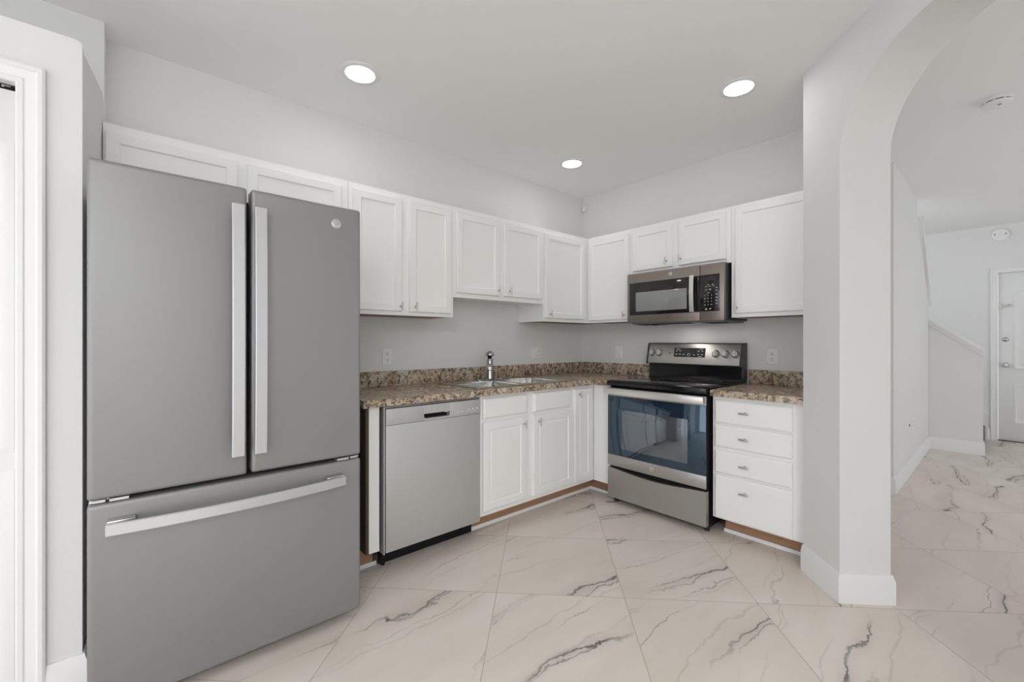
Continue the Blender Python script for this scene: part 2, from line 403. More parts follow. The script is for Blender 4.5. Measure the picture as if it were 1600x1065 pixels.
# carpeted stair behind the knee wall
mb = MB()
for i in range(10):
    mb.box(3.565, 4.56, -2.61 + .23 * i, -.05, .18 * i, .18 * (i + 1) if i < 9 else .18 * 9.3, .012)
st = mb.obj('stair_flight', 'carpet'); tag(st, 'grey carpeted stair flight rising behind the white knee wall', 'stairs')
MB().prism([(-2.63, 0), (-2.63, .32), (-.05, 2.42), (-.05, 0)], 4.575, 4.627, 'x').obj('skirt_board', 'trim', st)

# ------------------------------------------------------------------ cabinets
DOORP = [(0, .019), (0, .004), (.004, 0), (.043, 0), (.049, .0065), (.056, .0075)]
RAISED = [(0, .019), (0, .004), (.004, 0), (.045, 0), (.051, .006), (.058, .007), (.066, .003)]
DRAWP = [(0, .019), (0, .007), (.005, .003), (.011, 0)]
def knob_bar(x, z, yf, parent, vertical=True):
    mb = MB(); L = .027
    mb.lathe((x, yf, z), (0, -1, 0), [(.0075, 0), (.0045, .004), (.0045, .022), (.0045, .026)], 12)
    if vertical: mb.cyl((x, yf - .026, z - L), (x, yf - .026, z + L), .0046, seg=12)
    else: mb.lathe((x - L - .002, yf - .026, z), (1, 0, 0), [(.002, 0), (.0055, .004), (.0062, .018), (.0055, .029), (.0062, .04), (.0055, .054), (.002, .058)], 12)
    return mb.obj('knob' if vertical else 'pull', 'nickel', parent)
def frame_box(wd, dp, z0, z1, openings, root, under=True, closed_top=True, name='carcass'):
    """sides, back, bottom and top panels + a face frame with openings (x0,x1,z0,z1); front plane y=-dp"""
    mb = MB(); e = .0006; t = .016
    mb.box(e, t, -dp + .019, -.002, z0, z1); mb.box(wd - t, wd - e, -dp + .019, -.002, z0, z1)
    mb.box(t, wd - t, -.010, -.002, z0 + .02, z1 - .004)
    if closed_top: mb.box(t, wd - t, -dp + .019, -.010, z1 - .02, z1 - .004)
    mb.obj(name, 'cabinet', root)
    ub = .003 if under else .010
    u = MB().box(t, wd - t, -dp + .019, -.010, z0 + ub, z0 + ub + .014).obj('bottom_panel', 'cab_under' if under else 'cabinet', root)
    fr = MB()
    xs = sorted({0 + e, wd - e} | {o[0] for o in openings} | {o[1] for o in openings})
    zs = sorted({z0, z1} | {o[2] for o in openings} | {o[3] for o in openings})
    for i in range(len(xs) - 1):
        run = None
        for j in range(len(zs) - 1):
            cx, cz = (xs[i] + xs[i + 1]) / 2, (zs[j] + zs[j + 1]) / 2
            inside = any(o[0] < cx < o[1] and o[2] < cz < o[3] for o in openings)
            if not inside:
                if run is None: run = zs[j]
            if (inside or j == len(zs) - 2) and run is not None:
                top = zs[j] if inside else zs[j + 1]
                fr.box(xs[i], xs[i + 1], -dp, -dp + .0188, run, top); run = None
    fr.obj('face_frame', 'cabinet', root)
def cabinet(name, label, cat, loc, rz, wd, dp, z0, z1, doors=(), drawers=(), group=None, under=True, top=True, kick=None, prof=DOORP, extra=None):
    """doors: (x0,x1,z0,z1,knob x or None,knob z); drawers: (x0,x1,z0,z1,pull?)"""
    root = thing(name, label, cat, loc, rz, group)
    ops = [(d[0] + .012, d[1] - .012, d[2] + .012, d[3] - .012) for d in list(doors) + list(drawers)]
    frame_box(wd, dp, z0, z1, ops, root, under, top)
    yf = -dp - .0195
    for d in doors:
        do = MB().panel(d[0], d[1], d[2], d[3], yf, prof).obj('door', 'cabinet', root, 20)
        if d[4] is not None: knob_bar(d[4], d[5], yf, do)
    for d in drawers:
        do = MB().panel(d[0], d[1], d[2], d[3], yf, DRAWP).obj('drawer' if d[4] else 'false_drawer_front', 'cabinet', root, 20)
        if d[4]: knob_bar((d[0] + d[1]) / 2 + d[5], (d[2] + d[3]) / 2 + d[6], yf, do, False)
    if kick:
        k = MB(); k.box(kick[0], kick[1], -.521, -.505, .0, z0 + .01)
        k.obj('toe_kick', 'oak', root)
    return root
DU = .306; ZB, ZT = 1.3855, 2.147
GU = None
cabinet('wall_cabinet', 'wide low white wall cabinet above the refrigerator', 'cabinet', (-3.495, 0, 0), 0, 1.027, DU, 1.835, ZT,
        [(.008, .480, 1.85, 2.108, None, 0), (.524, .985, 1.85, 2.108, None, 0)], under=False)
cabinet('wall_cabinet', 'tall white two-door wall cabinet next to the refrigerator', 'cabinet', (-2.467, 0, 0), 0, .716, DU, ZB, ZT,
        [(.025, .329, 1.409, 2.110, .319, 1.440), (.382, .690, 1.409, 2.110, .419, 1.442)])
cabinet('wall_cabinet', 'short white two-door wall cabinet above the sink', 'cabinet', (-1.751, 0, 0), 0, .8745, DU, 1.526, ZT,
        [(.022, .400, 1.557, 2.112, .387, 1.598), (.446, .850, 1.560, 2.112, .495, 1.602)], under=False)
cabinet('wall_cabinet', 'white single-door corner wall cabinet to the right of the sink', 'cabinet', (-.876, 0, 0), 0, .8755, DU, ZB, ZT,
        [(.010, .500, 1.413, 2.108, .058, 1.447)])
RX = lambda t: (0, -t, 0)
cabinet('wall_cabinet', 'white single-door wall cabinet left of the microwave', 'cabinet', RX(.3065), -90, .455, DU, ZB, ZT,
        [(.017, .440, 1.405, 2.112, .396, 1.442)])
cabinet('wall_cabinet', 'short white two-door wall cabinet above the microwave', 'cabinet', RX(.762), -90, .7935, DU, 1.764, ZT,
        [(.022, .370, 1.791, 2.114, .323, 1.837), (.419, .764, 1.791, 2.118, .435, 1.838)], under=False)
cabinet('wall_cabinet', 'wide white wall cabinet right of the microwave, beside the arch wall', 'cabinet', RX(1.556), -90, .5245, DU, ZB, ZT,
        [(.028, .49, 1.411, 2.125, .041, 1.451)])
DB = .610; ZK = .109; ZC = .878
cabinet('sink_cabinet', 'white base cabinet with two doors and false drawers under the sink', 'cabinet', (-1.7515, 0, 0), 0, .8755, DB, ZK, ZC,
        [(.020, .386, .142, .704, .386 - .022, .657), (.458, .868, .142, .702, .505, .657)],
        [(.020, .398, .728, .857, 0), (.464, .848, .728, .857, 0)], under=False, top=False, kick=(0, .8755), prof=RAISED)
# corner base cabinet: narrow door, L-shaped with a return beside the range
cb = cabinet('corner_base_cabinet', 'narrow white corner base cabinet wedged between sink cabinet and range', 'cabinet', (-.8755, 0, 0), 0, .265, DB, ZK, ZC,
        [(.018, .222, .142, .852, .068, .812)], under=False, top=False, prof=RAISED, kick=(0, .352))
MB().box(.2655, .2855, -.789, -.612, ZK, ZC).box(.2655, .87, -.789, -.775, ZK, ZC).box(.865, .874, -.775, -.003, ZK, ZC).obj('return_panel', 'cabinet', cb)
MB().box(.3535, .3695, -.789, -.5225, 0, ZK + .01).obj('toe_kick', 'oak', cb)
GD = []
cabinet('drawer_base_cabinet', 'white base cabinet with a stack of four drawers right of the range', 'cabinet', RX(1.5655), -90, .513, DB, ZK, ZC,
        [], [(.016, .446, .711, .855, 1, -.032, .005), (.016, .446, .561, .698, 1, -.032, .002), (.016, .446, .398, .540, 1, -.032, -.002), (.016, .446, .112, .384, 1, -.032, .056)],
        under=False, kick=(.040, .513))
# end panel between refrigerator and dishwasher
ep = thing('end_panel', 'narrow white cabinet end panel between refrigerator and dishwasher', 'cabinet panel', (-2.487, 0, 0))
MB().box(.0, .073, -.610, -.592, ZK, ZC).obj('face_frame', 'cabinet', ep)
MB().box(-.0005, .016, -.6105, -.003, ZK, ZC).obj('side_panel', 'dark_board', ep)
MB().box(.057, .072, -.592, -.003, ZK, ZC).box(.016, .057, -.012, -.003, ZK, ZC).obj('carcass', 'cab_under', ep)
MB().box(.0, .073, -.521, -.505, 0, ZK - .001).obj('toe_kick', 'oak', ep)

# ------------------------------------------------------------------ worktops
def nosing_poly(y_in, y_out, z0=.880, z1=.916):
    r = .010
    return [(y_in, z0), (y_out, z0), (y_out, z1 - r), (y_out + r * .3, z1 - r * .3), (y_out + r, z1), (y_in, z1)]
XS0, XS1, YS0, YS1 = -1.722, -.912, -.555, -.125      # cut-out for the sink
ct = thing('worktop', 'long L-shaped mottled brown worktop with the sink set in it', 'countertop', (-1.25, 0, .88))
DCT = .644
mb = MB(); z0, z1 = 0, .036
lx = 1.25
mb.box(-2.512 + lx, XS0 + lx, -DCT + .02, -.001, z0, z1); mb.box(XS1 + lx, -.001 + lx, -DCT + .02, -.001, z0, z1)
mb.box(XS0 + lx, XS1 + lx, YS1, -.001, z0, z1); mb.box(XS0 + lx, XS1 + lx, -DCT + .02, YS0, z0, z1)
mb.box(-DCT + .02 + lx, -.001 + lx, -.787, -DCT + .02, z0, z1)
ed = [(0, -.0), (-.02 + .002, -.0)]
pf = lambda o: [(o, z0 - .002), (o - .020, z0 - .002), (o - .020, z1 - .009), (o - .017, z1 - .003), (o - .011, z1), (o, z1)]
mb.prism([(p[0], p[1]) for p in pf(-DCT + .02)], -2.512 + lx, -DCT + lx, 'x')
mb.prism([(p[0] + lx, p[1]) for p in pf(-DCT + .02)], -.787, -DCT, 'y')
# mitred inner corner
R1 = [(-DCT + lx, p[0], p[1]) for p in pf(-DCT + .02)]
R2 = [(p[0] + lx, -DCT, p[1]) for p in pf(-DCT + .02)]
mb.box(-DCT + lx, -DCT + .02 + lx, -DCT, -DCT + .02, z0 - .002, z1)
mb.obj('slab', 'stone', ct)
MB().box(-2.512 + lx, -.001 + lx, -.021, -.001, z1, .138, .003).obj('backsplash', 'stone', ct)
MB().box(-.021 + lx, -.001 + lx, -.787, -.0215, z1, .138, .003).obj('backsplash', 'stone', ct)
ct2 = thing('worktop', 'short mottled grey-brown worktop on the drawer cabinet right of the range', 'countertop', (0, -1.5605, .88), -90)
W2 = .5195
mb = MB().box(0, W2, -DCT + .02, -.001, z0, z1); mb.prism(pf(-DCT + .02), 0, W2, 'x'); mb.obj('slab', 'stone', ct2)
MB().box(0, W2, -.021, -.001, z1, .138, .003).obj('backsplash', 'stone', ct2)
MB().prism([(-.0215, z1), (-.60, z1), (-.625, z1 + .01), (-.60, .065), (-.55, .100), (-.0215, .138)], W2 - .020, W2, 'x')\
    .obj('side_splash', 'stone', ct2)

# sink, drop-in with two bowls
sk = thing('kitchen_sink', 'stainless steel double bowl sink set into the brown worktop', 'sink', (-1.317, -.34, .917))
rimx0, rimx1, rimy0, rimy1 = -.428, .428, -.242, .240
bowls = [(-.385, -.020, -.205, .135), (.020, .385, -.205, .135)]
def rrect(x0, x1, y0, y1, r, z, n=5):
    out = []
    for cx, cy, a0 in ((x1 - r, y1 - r, 0), (x0 + r, y1 - r, 90), (x0 + r, y0 + r, 180), (x1 - r, y0 + r, 270)):
        for i in range(n + 1):
            a = math.radians(a0 + 90 * i / n); out.append((cx + r * math.cos(a), cy + r * math.sin(a), z))
    return out
mb = MB()
# deck made of strips round the bowls
for x0, x1, y0, y1 in ((rimx0, rimx1, .128, rimy1), (rimx0, rimx1, rimy0, -.198), (rimx0, -.378, -.198, .128), (.378, rimx1, -.198, .128), (-.028, .028, -.198, .128)):
    mb.box(x0, x1, y0, y1, .0, .0045)
mb.loops([rrect(rimx0, rimx1, rimy0, rimy1, .03, 0), rrect(rimx0 + .002, rimx1 - .002, rimy0 + .002, rimy1 - .002, .03, .006), rrect(rimx0 + .010, rimx1 - .010, rimy0 + .010, rimy1 - .010, .028, .0045)], False, False)
mb.obj('rim', 'sink_steel', sk)
for b in bowls:
    m_ = MB(); x0, x1, y0, y1 = b
    R = []
    for ins, z, r in ((-.006, .005, .05), (.0, .0048, .05), (.006, -.006, .05), (.010, -.13, .05), (.022, -.155, .05), (.05, -.165, .05)):
        R.append(rrect(x0 + ins, x1 - ins, y0 + ins, y1 - ins, r, z))
    m_.loops(R, False, True)
    bo = m_.obj('bowl', 'sink_steel', sk, recalc=False)
    MB().lathe(((x0 + x1) / 2, (y0 + y1) / 2 + .02, -.1645), (0, 0, 1), [(.042, 0), (.042, .002), (.03, .0025), (.028, .0005), (0, .0005)]).obj('drain', 'chrome', bo)
fc = thing('kitchen_faucet', 'chrome single-handle faucet at the back of the sink', 'faucet', (-1.310, -.150, .922))
mb = MB(); mb.loops([rrect(-.125, .125, -.03, .03, .029, 0), rrect(-.125, .125, -.03, .03, .029, .006), rrect(-.118, .118, -.024, .024, .023, .011)]); mb.obj('base_plate', 'chrome', fc)
MB().lathe((0, 0, .010), (0, 0, 1), [(.035, 0), (.034, .012), (.031, .04), (.0275, .09), (.0255, .125), (.0245, .150), (.021, .155)]).obj('body', 'chrome', fc)
MB().lathe((0, 0, .160), (0, 0, 1), [(.0185, 0), (.0165, .006), (.0165, .020), (.020, .026)]).obj('neck', 'black', fc)
MB().lathe((0, 0, .180), (0, 0, 1), [(.018, .002), (.034, .009), (.036, .014), (.033, .026), (.024, .038), (.010, .045), (0, .046)]).obj('handle', 'chrome', fc)
sp = MB(); P = []; n = 10
for i in range(n + 1):
    s = i / n; P.append((-.61 * (.012 + .19 * s), -.79 * (.012 + .19 * s), .075 + .045 * math.sin(math.pi * .8 * s)))
sp.loops([[(p[0] + .79 * .013 * math.cos(2 * math.pi * k / 14), p[1] - .61 * .013 * math.cos(2 * math.pi * k / 14), p[2] + .013 * math.sin(2 * math.pi * k / 14)) for k in range(14)] for i, p in enumerate(P)])
sp.obj('spout', 'chrome', fc)

# ------------------------------------------------------------------ appliances
def badge(parent, x, y, z, r, name='badge'):
    b = MB().lathe((x, y, z), (0, -1, 0), [(r, 0), (r, .0012), (r * .93, .0020), (0, .0020)]).obj(name, 'badge', parent)
    mb = MB().lathe((x, y - .0019, z), (0, -1, 0), [(r * .86, 0), (r * .86, .0006), (r * .80, .0006), (r * .80, 0)])
    sh = Matrix(((1, .25, 0, 0), (0, 1, 0, 0), (0, 0, 1, 0), (0, 0, 0, 1)))
    mb.text('GE', r * .98, FRONT(x, y - .0022, z) @ sh, .0004)
    mb.obj('monogram', 'badge_mark', b)
    return b
# refrigerator
FX = -3.5045; FW = .870
fr = thing('refrigerator', 'large grey french-door refrigerator with two upper doors and a freezer drawer', 'refrigerator', (FX, 0, 0))
YF = -.915; TD = .068
MB().box(.012, FW - .012, -.825, -.04, .035, 1.775, .004).obj('case', 'grey_side', fr)
MB().box(.018, FW - .018, -.838, -.825, .05, 1.768).box(.03, FW - .03, -.79, -.77, .0, .036).obj('gasket', 'black', fr)
def fdoor(name, x0, x1, z0, z1):
    mb = MB(); r = .010; R = []
    for ins, d in ((.0, TD), (.0, .010), (.0025, .004), (.007, .001), (.013, .0)):
        ri = max(r - ins * .5, .004)
        ring = [(p[0], YF + d, p[1]) for p in [(q[0], q[1]) for q in rrect(x0 + ins, x1 - ins, z0 + ins, z1 - ins, ri, 0, 3)]]
        R.append(ring)
    return mb.loops(R).obj(name, 'slate_front', fr, 35)
dl = fdoor('left_door', 0, .4335, .720, 1.804); drr = fdoor('right_door', .4475, FW, .722, 1.804); fz = fdoor('freezer_drawer', 0, FW, .040, .706)
def vhandle(x, parent):
    n = 14; pts = []; wv = []; hv = []
    for i in range(n + 1):
        s = i / n; z = .803 + (1.726 - .803) * s
        bow = .010 * (1 - (2 * s - 1) ** 2)
        pts.append((x, YF - .041 - bow, z)); wv.append((1, 0, 0)); hv.append((0, 1, 0))
    mb = MB().sweep(pts, wv, hv, .041, .013)
    h = mb.obj('handle', 'handle', parent)
    for z in (.81, 1.685): MB().box(x - .012, x + .012, YF - .036, YF, z, z + .035, .003).obj('handle_mount', 'nickel', h)
vhandle(-3.105 - FX, dl); vhandle(-3.032 - FX, drr)
n = 24; pts = []; wv = []; hv = []
for i in range(n + 1):
    s = i / n; bow = .030 * (1 - (2 * s - 1) ** 2)
    pts.append((.044 + .744 * s, YF - .040 - bow, .632)); wv.append((0, 0, 1)); hv.append((0, 1, 0))
h = MB().sweep(pts, wv, hv, .039, .013).obj('handle', 'handle', fz)
for x in (.046, .716): MB().box(x, x + .07, YF - .034, YF, .636, .656, .003).obj('handle_mount', 'nickel', h)
badge(drr, -2.741 - FX, YF, 1.727, .020)
# hinge plates between doors and freezer drawer
for x0, x1 in ((.004, .105), (FW - .105, FW - .004)):
    sgn = 1 if x0 < .3 else -1; xa = x0 if sgn > 0 else x1
    MB().prism([(xa, -.82), (xa, -.895), (xa + sgn * .012, -.903), (xa + sgn * .038, -.903), (xa + sgn * .040, -.880), (xa + sgn * .046, -.880), (xa + sgn * .048, -.908), (xa + sgn * .095, -.908), (xa + sgn * .10, -.82)], .7085, .7168).obj('hinge', 'handle', fr)
for x in (.02, FW - .14): MB().box(x, x + .12, -.84, -.70, 1.776, 1.798, .004).obj('hinge_cover', 'grey_side', fr)

# dishwasher
DWX = -2.394; DWW = .630
dw = thing('dishwasher', 'stainless dishwasher with a black pocket handle left of the sink cabinet', 'dishwasher', (DWX, 0, 0))
MB().box(.006, DWW - .006, -.575, -.03, .10, .862).obj('tub', 'dark_metal', dw)
mb = MB(); yd = -.640
hx0, hx1, hz0, hz1 = .231, .401, .786, .826
R = [rrect(hx0, hx1, hz0, hz1, .014, 0, 4)]
# door front as strips around the pocket, and panel below
mb.box(.004, DWW - .004, yd, -.582, .098, .7735, .003)
dwd = mb.obj('door', 'dw_steel', dw)
mb = MB()
mb.box(.004, hx0, yd - .002, -.582, .775, .862, .002).box(hx1, DWW - .004, yd - .002, -.582, .775, .862, .002)
mb.box(hx0 - .001, hx1 + .001, yd - .002, -.582, .775, hz0, 0).box(hx0 - .001, hx1 + .001, yd - .002, -.582, hz1 - .013, .862, 0)
for hx, sg in ((hx0, 1), (hx1, -1)):
    mb.prism([(hx - sg * .001, hz0 - .001)] + [(hx + sg * .014 * (1 - math.sin(math.radians(a_))), hz0 + .014 * (1 - math.cos(math.radians(a_)))) for a_ in range(0, 91, 15)][::1], yd - .002, -.61, 'y')
cp = mb.obj('control_strip', 'dw_steel', dw)
MB().box(hx0, hx1, -.612, -.600, hz0, hz1 - .013).obj('pocket_handle', 'black', cp)
MB().box(hx1 - .032, hx1 - .012, yd - .004, -.605, hz1 - .018, hz1 - .002, .002).obj('latch_tab', 'handle', cp)
mb = MB()
for i in range(5):
    mb.box(.452 + .030 * i, .468 + .030 * i, yd - .0026, yd - .0015, .797, .7995)
for i in range(3):
    mb.box(.530 + .032 * i, .541 + .032 * i, yd - .0026, yd - .0015, .806, .813)
mb.obj('button_marks', 'plastic', cp)
for x, y, sm in ((-.0055, -.634, 'handle'), (DWW - .003, -.62, 'grey_side')): MB().box(x, x + .0055, y, -.575, .09, .872).obj('side_seal', sm, dw)
MB().box(.0, DWW, -.600, -.575, .8645, .8775).obj('top_gap_strip', 'black', dw)
MB().box(.004, DWW - .004, -.622, -.60, .866, .871, .001).obj('top_rail', 'dw_steel', dw)
MB().box(.008, DWW + .008 - .012, -.545, -.525, .004, .097).box(.006, .022, -.585, -.545, .012, .085).obj('kick_plate', 'black', dw)
for x in (.03, DWW - .04):
    MB().cyl((x, -.515, 0), (x, -.515, .02), .016).cyl((x, -.515, .02), (x, -.515, .10), .006).obj('foot', 'black', dw)

# range
rg = thing('electric_range', 'slate steel electric range with black glass cooktop and oven door', 'range', RX(.793), -90)
RW = .760
MB().box(.003, RW - .003, -.628, -.025, .035, .886).box(.012, RW - .012, -.64, -.60, .265, .29).obj('body', 'black', rg)
mb = MB().box(.0, RW, -.682, -.03, .888, .928, .006); mb.obj('cooktop', 'gloss_black', rg)
cg = MB().box(.012, RW - .012, -.655, -.10, .9285, .9315, .001).obj('cooktop_glass', 'glass_top', rg)
for (bx, by, br) in ((.20, -.50, .115), (.56, -.50, .09), (.20, -.24, .08), (.56, -.24, .105)):
    MB().lathe((bx, by, .9314), (0, 0, 1), [(br, 0), (br, .0004), (br - .003, .0004), (br - .003, 0)], 40).obj('burner_ring', 'dark_metal', cg)
# backguard: lower black riser and sloped steel control panel
MB().prism([(-.045, .928), (-.100, .928), (-.092, .96), (-.092, 1.05), (-.045, 1.05)], .004, RW - .004, 'x').obj('riser', 'gloss_black', rg)
pn = [(-.030, 1.040), (-.128, 1.040), (-.132, 1.046), (-.098, 1.196), (-.092, 1.203), (-.030, 1.203)]
MB().prism(pn, .012, RW - .014, 'x').obj('control_panel', 'range_steel', rg)
pe = [(-.028, .930), (-.098, .930), (-.096, 1.035), (-.136, 1.040), (-.100, 1.204), (-.094, 1.208), (-.028, 1.208)]
MB().prism([(-.028, 1.034), (-.134, 1.036), (-.137, 1.044), (-.102, 1.203), (-.094, 1.209), (-.028, 1.209)], 0, .012, 'x').prism([(-.028, .930), (-.094, .930), (-.094, 1.036), (-.134, 1.036), (-.137, 1.044), (-.102, 1.203), (-.094, 1.209), (-.028, 1.209)], RW - .014, RW, 'x')\
    .box(.0, RW, -.096, -.028, 1.2035, 1.209).obj('end_cap', 'dark_metal', rg)
# local frame of the sloped panel face
sl = math.atan2(.034, .150)
def on_panel(z): return -.132 + (z - 1.046) * (.034 / .150)
nrm = Vector((0, -math.cos(sl), math.sin(sl)))
mb = MB()
x0, x1, za, zb = .240, .492, 1.098, 1.170
mb.loops([[(x0, on_panel(za) - .0015, za), (x1, on_panel(za) - .0015, za), (x1, on_panel(zb) - .0015, zb), (x0, on_panel(zb) - .0015, zb)],
          [(x0, on_panel(za) + .003, za), (x1, on_panel(za) + .003, za), (x1, on_panel(zb) + .003, zb), (x0, on_panel(zb) + .003, zb)]])
dsp = mb.obj('clock_display', 'micro_glass', rg)
def pmark(x, z, wx, wz):
    MB().box(x - wx / 2, x + wx / 2, on_panel(z) - .0022, on_panel(z) - .0012, z - wz / 2, z + wz / 2).obj('touch_key', 'mark', dsp)
for x, z in ((.262, 1.146), (.290, 1.146), (.262, 1.120), (.290, 1.120), (.320, 1.118), (.405, 1.116), (.440, 1.146), (.468, 1.146), (.440, 1.120), (.468, 1.120)):
    pmark(x, z, .013, .0055)
for x, z in ((.272, 1.160), (.458, 1.161), (.452, 1.104)): pmark(x, z, .03, .003)
MB().lathe((.362, on_panel(1.117) - .0012, 1.117), nrm, [(.011, 0), (.011, .001), (.009, .001), (.009, 0)], 18).obj('touch_key', 'mark', dsp)
mb = MB(); mb.lathe((.202, on_panel(1.127), 1.127), nrm, [(.006, -.001), (.006, .0015), (0, .0015)], 12)
mb.obj('indicator_lamp', 'slot', rg)
for x in (.043, .109, .572, .643, .713):
    z = 1.128; c = Vector((x, on_panel(z), z))
    kb = MB().lathe(c - nrm * .002, nrm, [(.0275, 0), (.0275, .004), (.0245, .005), (.0235, .019), (.021, .023), (0, .0235)], 24).obj('knob', 'range_steel', rg)
    MB().lathe(c - nrm * .001, nrm, [(.0290, 0), (.0290, .0036), (.026, .0036), (.026, 0)], 24).obj('knob_ring', 'slot', kb)
    g = MB(); xa, xb = x - .005, x + .005
    up = Vector((0, math.sin(sl), math.cos(sl)))
    R = []
    for d_, e_ in ((.021, .023), (.032, .020)):
        R.append([tuple(c + nrm * d_ + up * e_ + Vector((-.006, 0, 0))), tuple(c + nrm * d_ + up * e_ + Vector((.006, 0, 0))), tuple(c + nrm * d_ - up * e_ + Vector((.006, 0, 0))), tuple(c + nrm * d_ - up * e_ + Vector((-.006, 0, 0)))])
    g.loops(R).obj('grip', 'handle', kb)
    mk = MB()
    mk.box(x - .016, x - .006, on_panel(1.163) - .0006, on_panel(1.163) + .0004, 1.162, 1.165).box(x + .004, x + .016, on_panel(1.163) - .0006, on_panel(1.163) + .0004, 1.162, 1.165).obj('knob_label', 'mark_dim', kb)
# oven door
od = MB().box(.002, RW - .004, -.660, -.632, .285, .872, .004).obj('oven_door', 'black', rg)
MB().box(.002, RW - .004, -.673, -.6605, .285, .3685, .003).obj('lower_trim', 'range_steel', od)
MB().box(.002, RW - .004, -.673, -.6605, .812, .872, .003).obj('upper_trim', 'range_steel', od)
gl = MB().box(.003, RW - .005, -.6715, -.6605, .369, .8115, .001).obj('door_glass', 'oven_glass', od)
MB().box(.126, .634, -.6722, -.671, .422, .712, .0003).obj('window', 'oven_window', gl)
hd = MB().box(-.004, RW - .002, -.722, -.706, .828, .874, .005).obj('handle', 'handle_bright', od)
for x in (.012, RW - .056): MB().box(x, x + .038, -.707, -.6735, .838, .866, .003).obj('handle_mount', 'dark_metal', hd)
badge(od, .373, -.673, .329, .017)
# storage drawer with a scooped top edge
n = 24; top = []
for i in range(n + 1):
    s = i / n; top.append((.002 + (RW - .006) * s, .268 - .024 * math.sin(math.pi * s) ** 1.5))
poly = [(.002, .045), (RW - .004, .045)] + top[::-1]
mb = MB().prism(poly, -.671, -.635, 'y'); mb.obj('storage_drawer', 'range_steel', rg)
for x in (.03, RW - .03):
    for y in (-.60, -.06):
        MB().cyl((x, y, 0), (x, y, .012), .017).cyl((x, y, .012), (x, y, .036), .008).obj('foot', 'dark_metal', rg)

# microwave
mw = thing('microwave_oven', 'over-the-range slate steel microwave mounted under the short cabinet', 'microwave', (0, -.786, 1.366), -90)
MW = .760; yd = -.402
MB().box(.004, MW - .004, -.372, -.004, .004, .394).obj('case', 'dark_metal', mw)
MB().box(.02, MW - .02, -.36, -.02, -.010, .004).obj('bottom_plate', 'grey_side', mw)
for x0, x1, y0, y1 in ((.20, .50, -.365, -.30), (.05, .16, -.34, -.20), (.58, .71, -.34, -.20)):
    MB().box(x0, x1, y0, y1, -.014, -.009).obj('vent_grille', 'black', mw)
MB().box(.225, .535, -.20, -.10, -.0125, -.009).obj('lamp_cover', 'plastic', mw)
DX = .594
md = MB().box(0, DX, yd, -.373, .0, .392, .005).obj('door', 'warm_steel', mw)
wg = MB().box(.022, .566, yd - .0012, yd + .002, .062, .317, .0006).obj('window_glass', 'micro_glass', md)
MB().box(.081, .500, yd - .0018, yd - .0008, .090, .240, .0002).obj('window_mesh', 'micro_window', wg)
n = 14; pts = []; wv = []; hv = []
for i in range(n + 1):
    s = i / n; pts.append((.548, yd - .026 - .008 * (1 - (2 * s - 1) ** 2), .064 + .258 * s)); wv.append((1, 0, 0)); hv.append((0, 1, 0))
h = MB().sweep(pts, wv, hv, .030, .010).obj('handle', 'handle_bright', md)
for z in (.070, .295): MB().box(.540, .556, yd - .026, yd - .001, z, z + .02).obj('handle_mount', 'dark_metal', h)
badge(md, .372, yd, .356, .0155)
cpn = MB().box(DX + .0025, MW, yd, -.373, .0, .392, .005).obj('control_panel', 'warm_steel', mw)
kp = MB().box(DX + .0045, .731, yd - .0012, yd + .002, .064, .318, .0006).obj('keypad', 'micro_glass', cpn)
MB().box(.566, DX - .001, yd - .0012, yd + .002, .062, .317, .0006).obj('handle_recess', 'micro_glass', md)
MB().box(.640, .700, yd - .0016, yd - .0010, .275, .298).obj('clock_window', 'slot', kp)
mb = MB(); ym = yd - .0014
def lbl(x, z, s, size=.010): mb.text(s, size, FRONT(x, ym, z), .0003)
def dash(x, z, wx=.012, wz=.003): mb.box(x - wx / 2, x + wx / 2, ym - .0003, ym + .0003, z - wz / 2, z + wz / 2)
for i, r in enumerate(('123', '456', '789')):
    for j, c in enumerate(r): lbl(.631 + .023 * j, .174 - .0215 * i, c, .014)
lbl(.654, .1095, '0', .014)
for z in (.222, .205, .179, .157, .136, .115): dash(.712, z, .012, .004)
for x, z in ((.655, .248), (.684, .248), (.640, .236), (.665, .238), (.690, .238), (.640, .214), (.668, .217), (.668, .212), (.655, .190), (.631, .1095), (.677, .1095)): dash(x, z)
dash(.640, .081, .014, .006); dash(.640, .075, .014, .002); dash(.668, .082, .012, .006)
mb.obj('key_labels', 'mark', kp)

# ------------------------------------------------------------------ outlets and switches
def plate(name, label, cat, loc, rz, kinds, wd=None):
    """kinds: 'o' duplex outlet, 's' rocker switch, in gangs from the left"""
    root = thing(name, label, cat, loc, rz)
    wd = wd or .070 + .046 * (len(kinds) - 1)
    MB().panel(-wd / 2, wd / 2, -.0575, .0575, -.006, [(0, .0055), (.0, .003), (.003, .0), (.006, 0)]).obj('cover_plate', 'plastic', root)
    for i, k in enumerate(kinds):
        x = (i - (len(kinds) - 1) / 2) * .046
        if k == 'o':
            for s in (-1, 1):
                r_ = MB().lathe((x, -.0055, s * .0195), (0, -1, 0), [(.0165, 0), (.0165, .0018), (.0155, .0024), (0, .0024)], 20).obj('receptacle', 'plastic', root)
                MB().box(x - .0075, x - .005, -.0085, -.0075, s * .0195 - .001, s * .0195 + .008).box(x + .005, x + .0075, -.0085, -.0075, s * .0195 - .001, s * .0195 + .008).cyl((x, -.0075, s * .0195 - .008), (x, -.0085, s * .0195 - .008), .0028, seg=10).obj('slots', 'slot', r_)
        else:
            MB().panel(x - .0165, x + .0165, -.033, .033, -.0095, [(0, .004), (.001, .001), (.004, 0)]).obj('rocker', 'plastic', root)
    return root
plate('wall_outlet', 'white duplex outlet on the sink wall beside the refrigerator', 'outlet', (-2.088, -.0006, 1.116), 0, 'o')
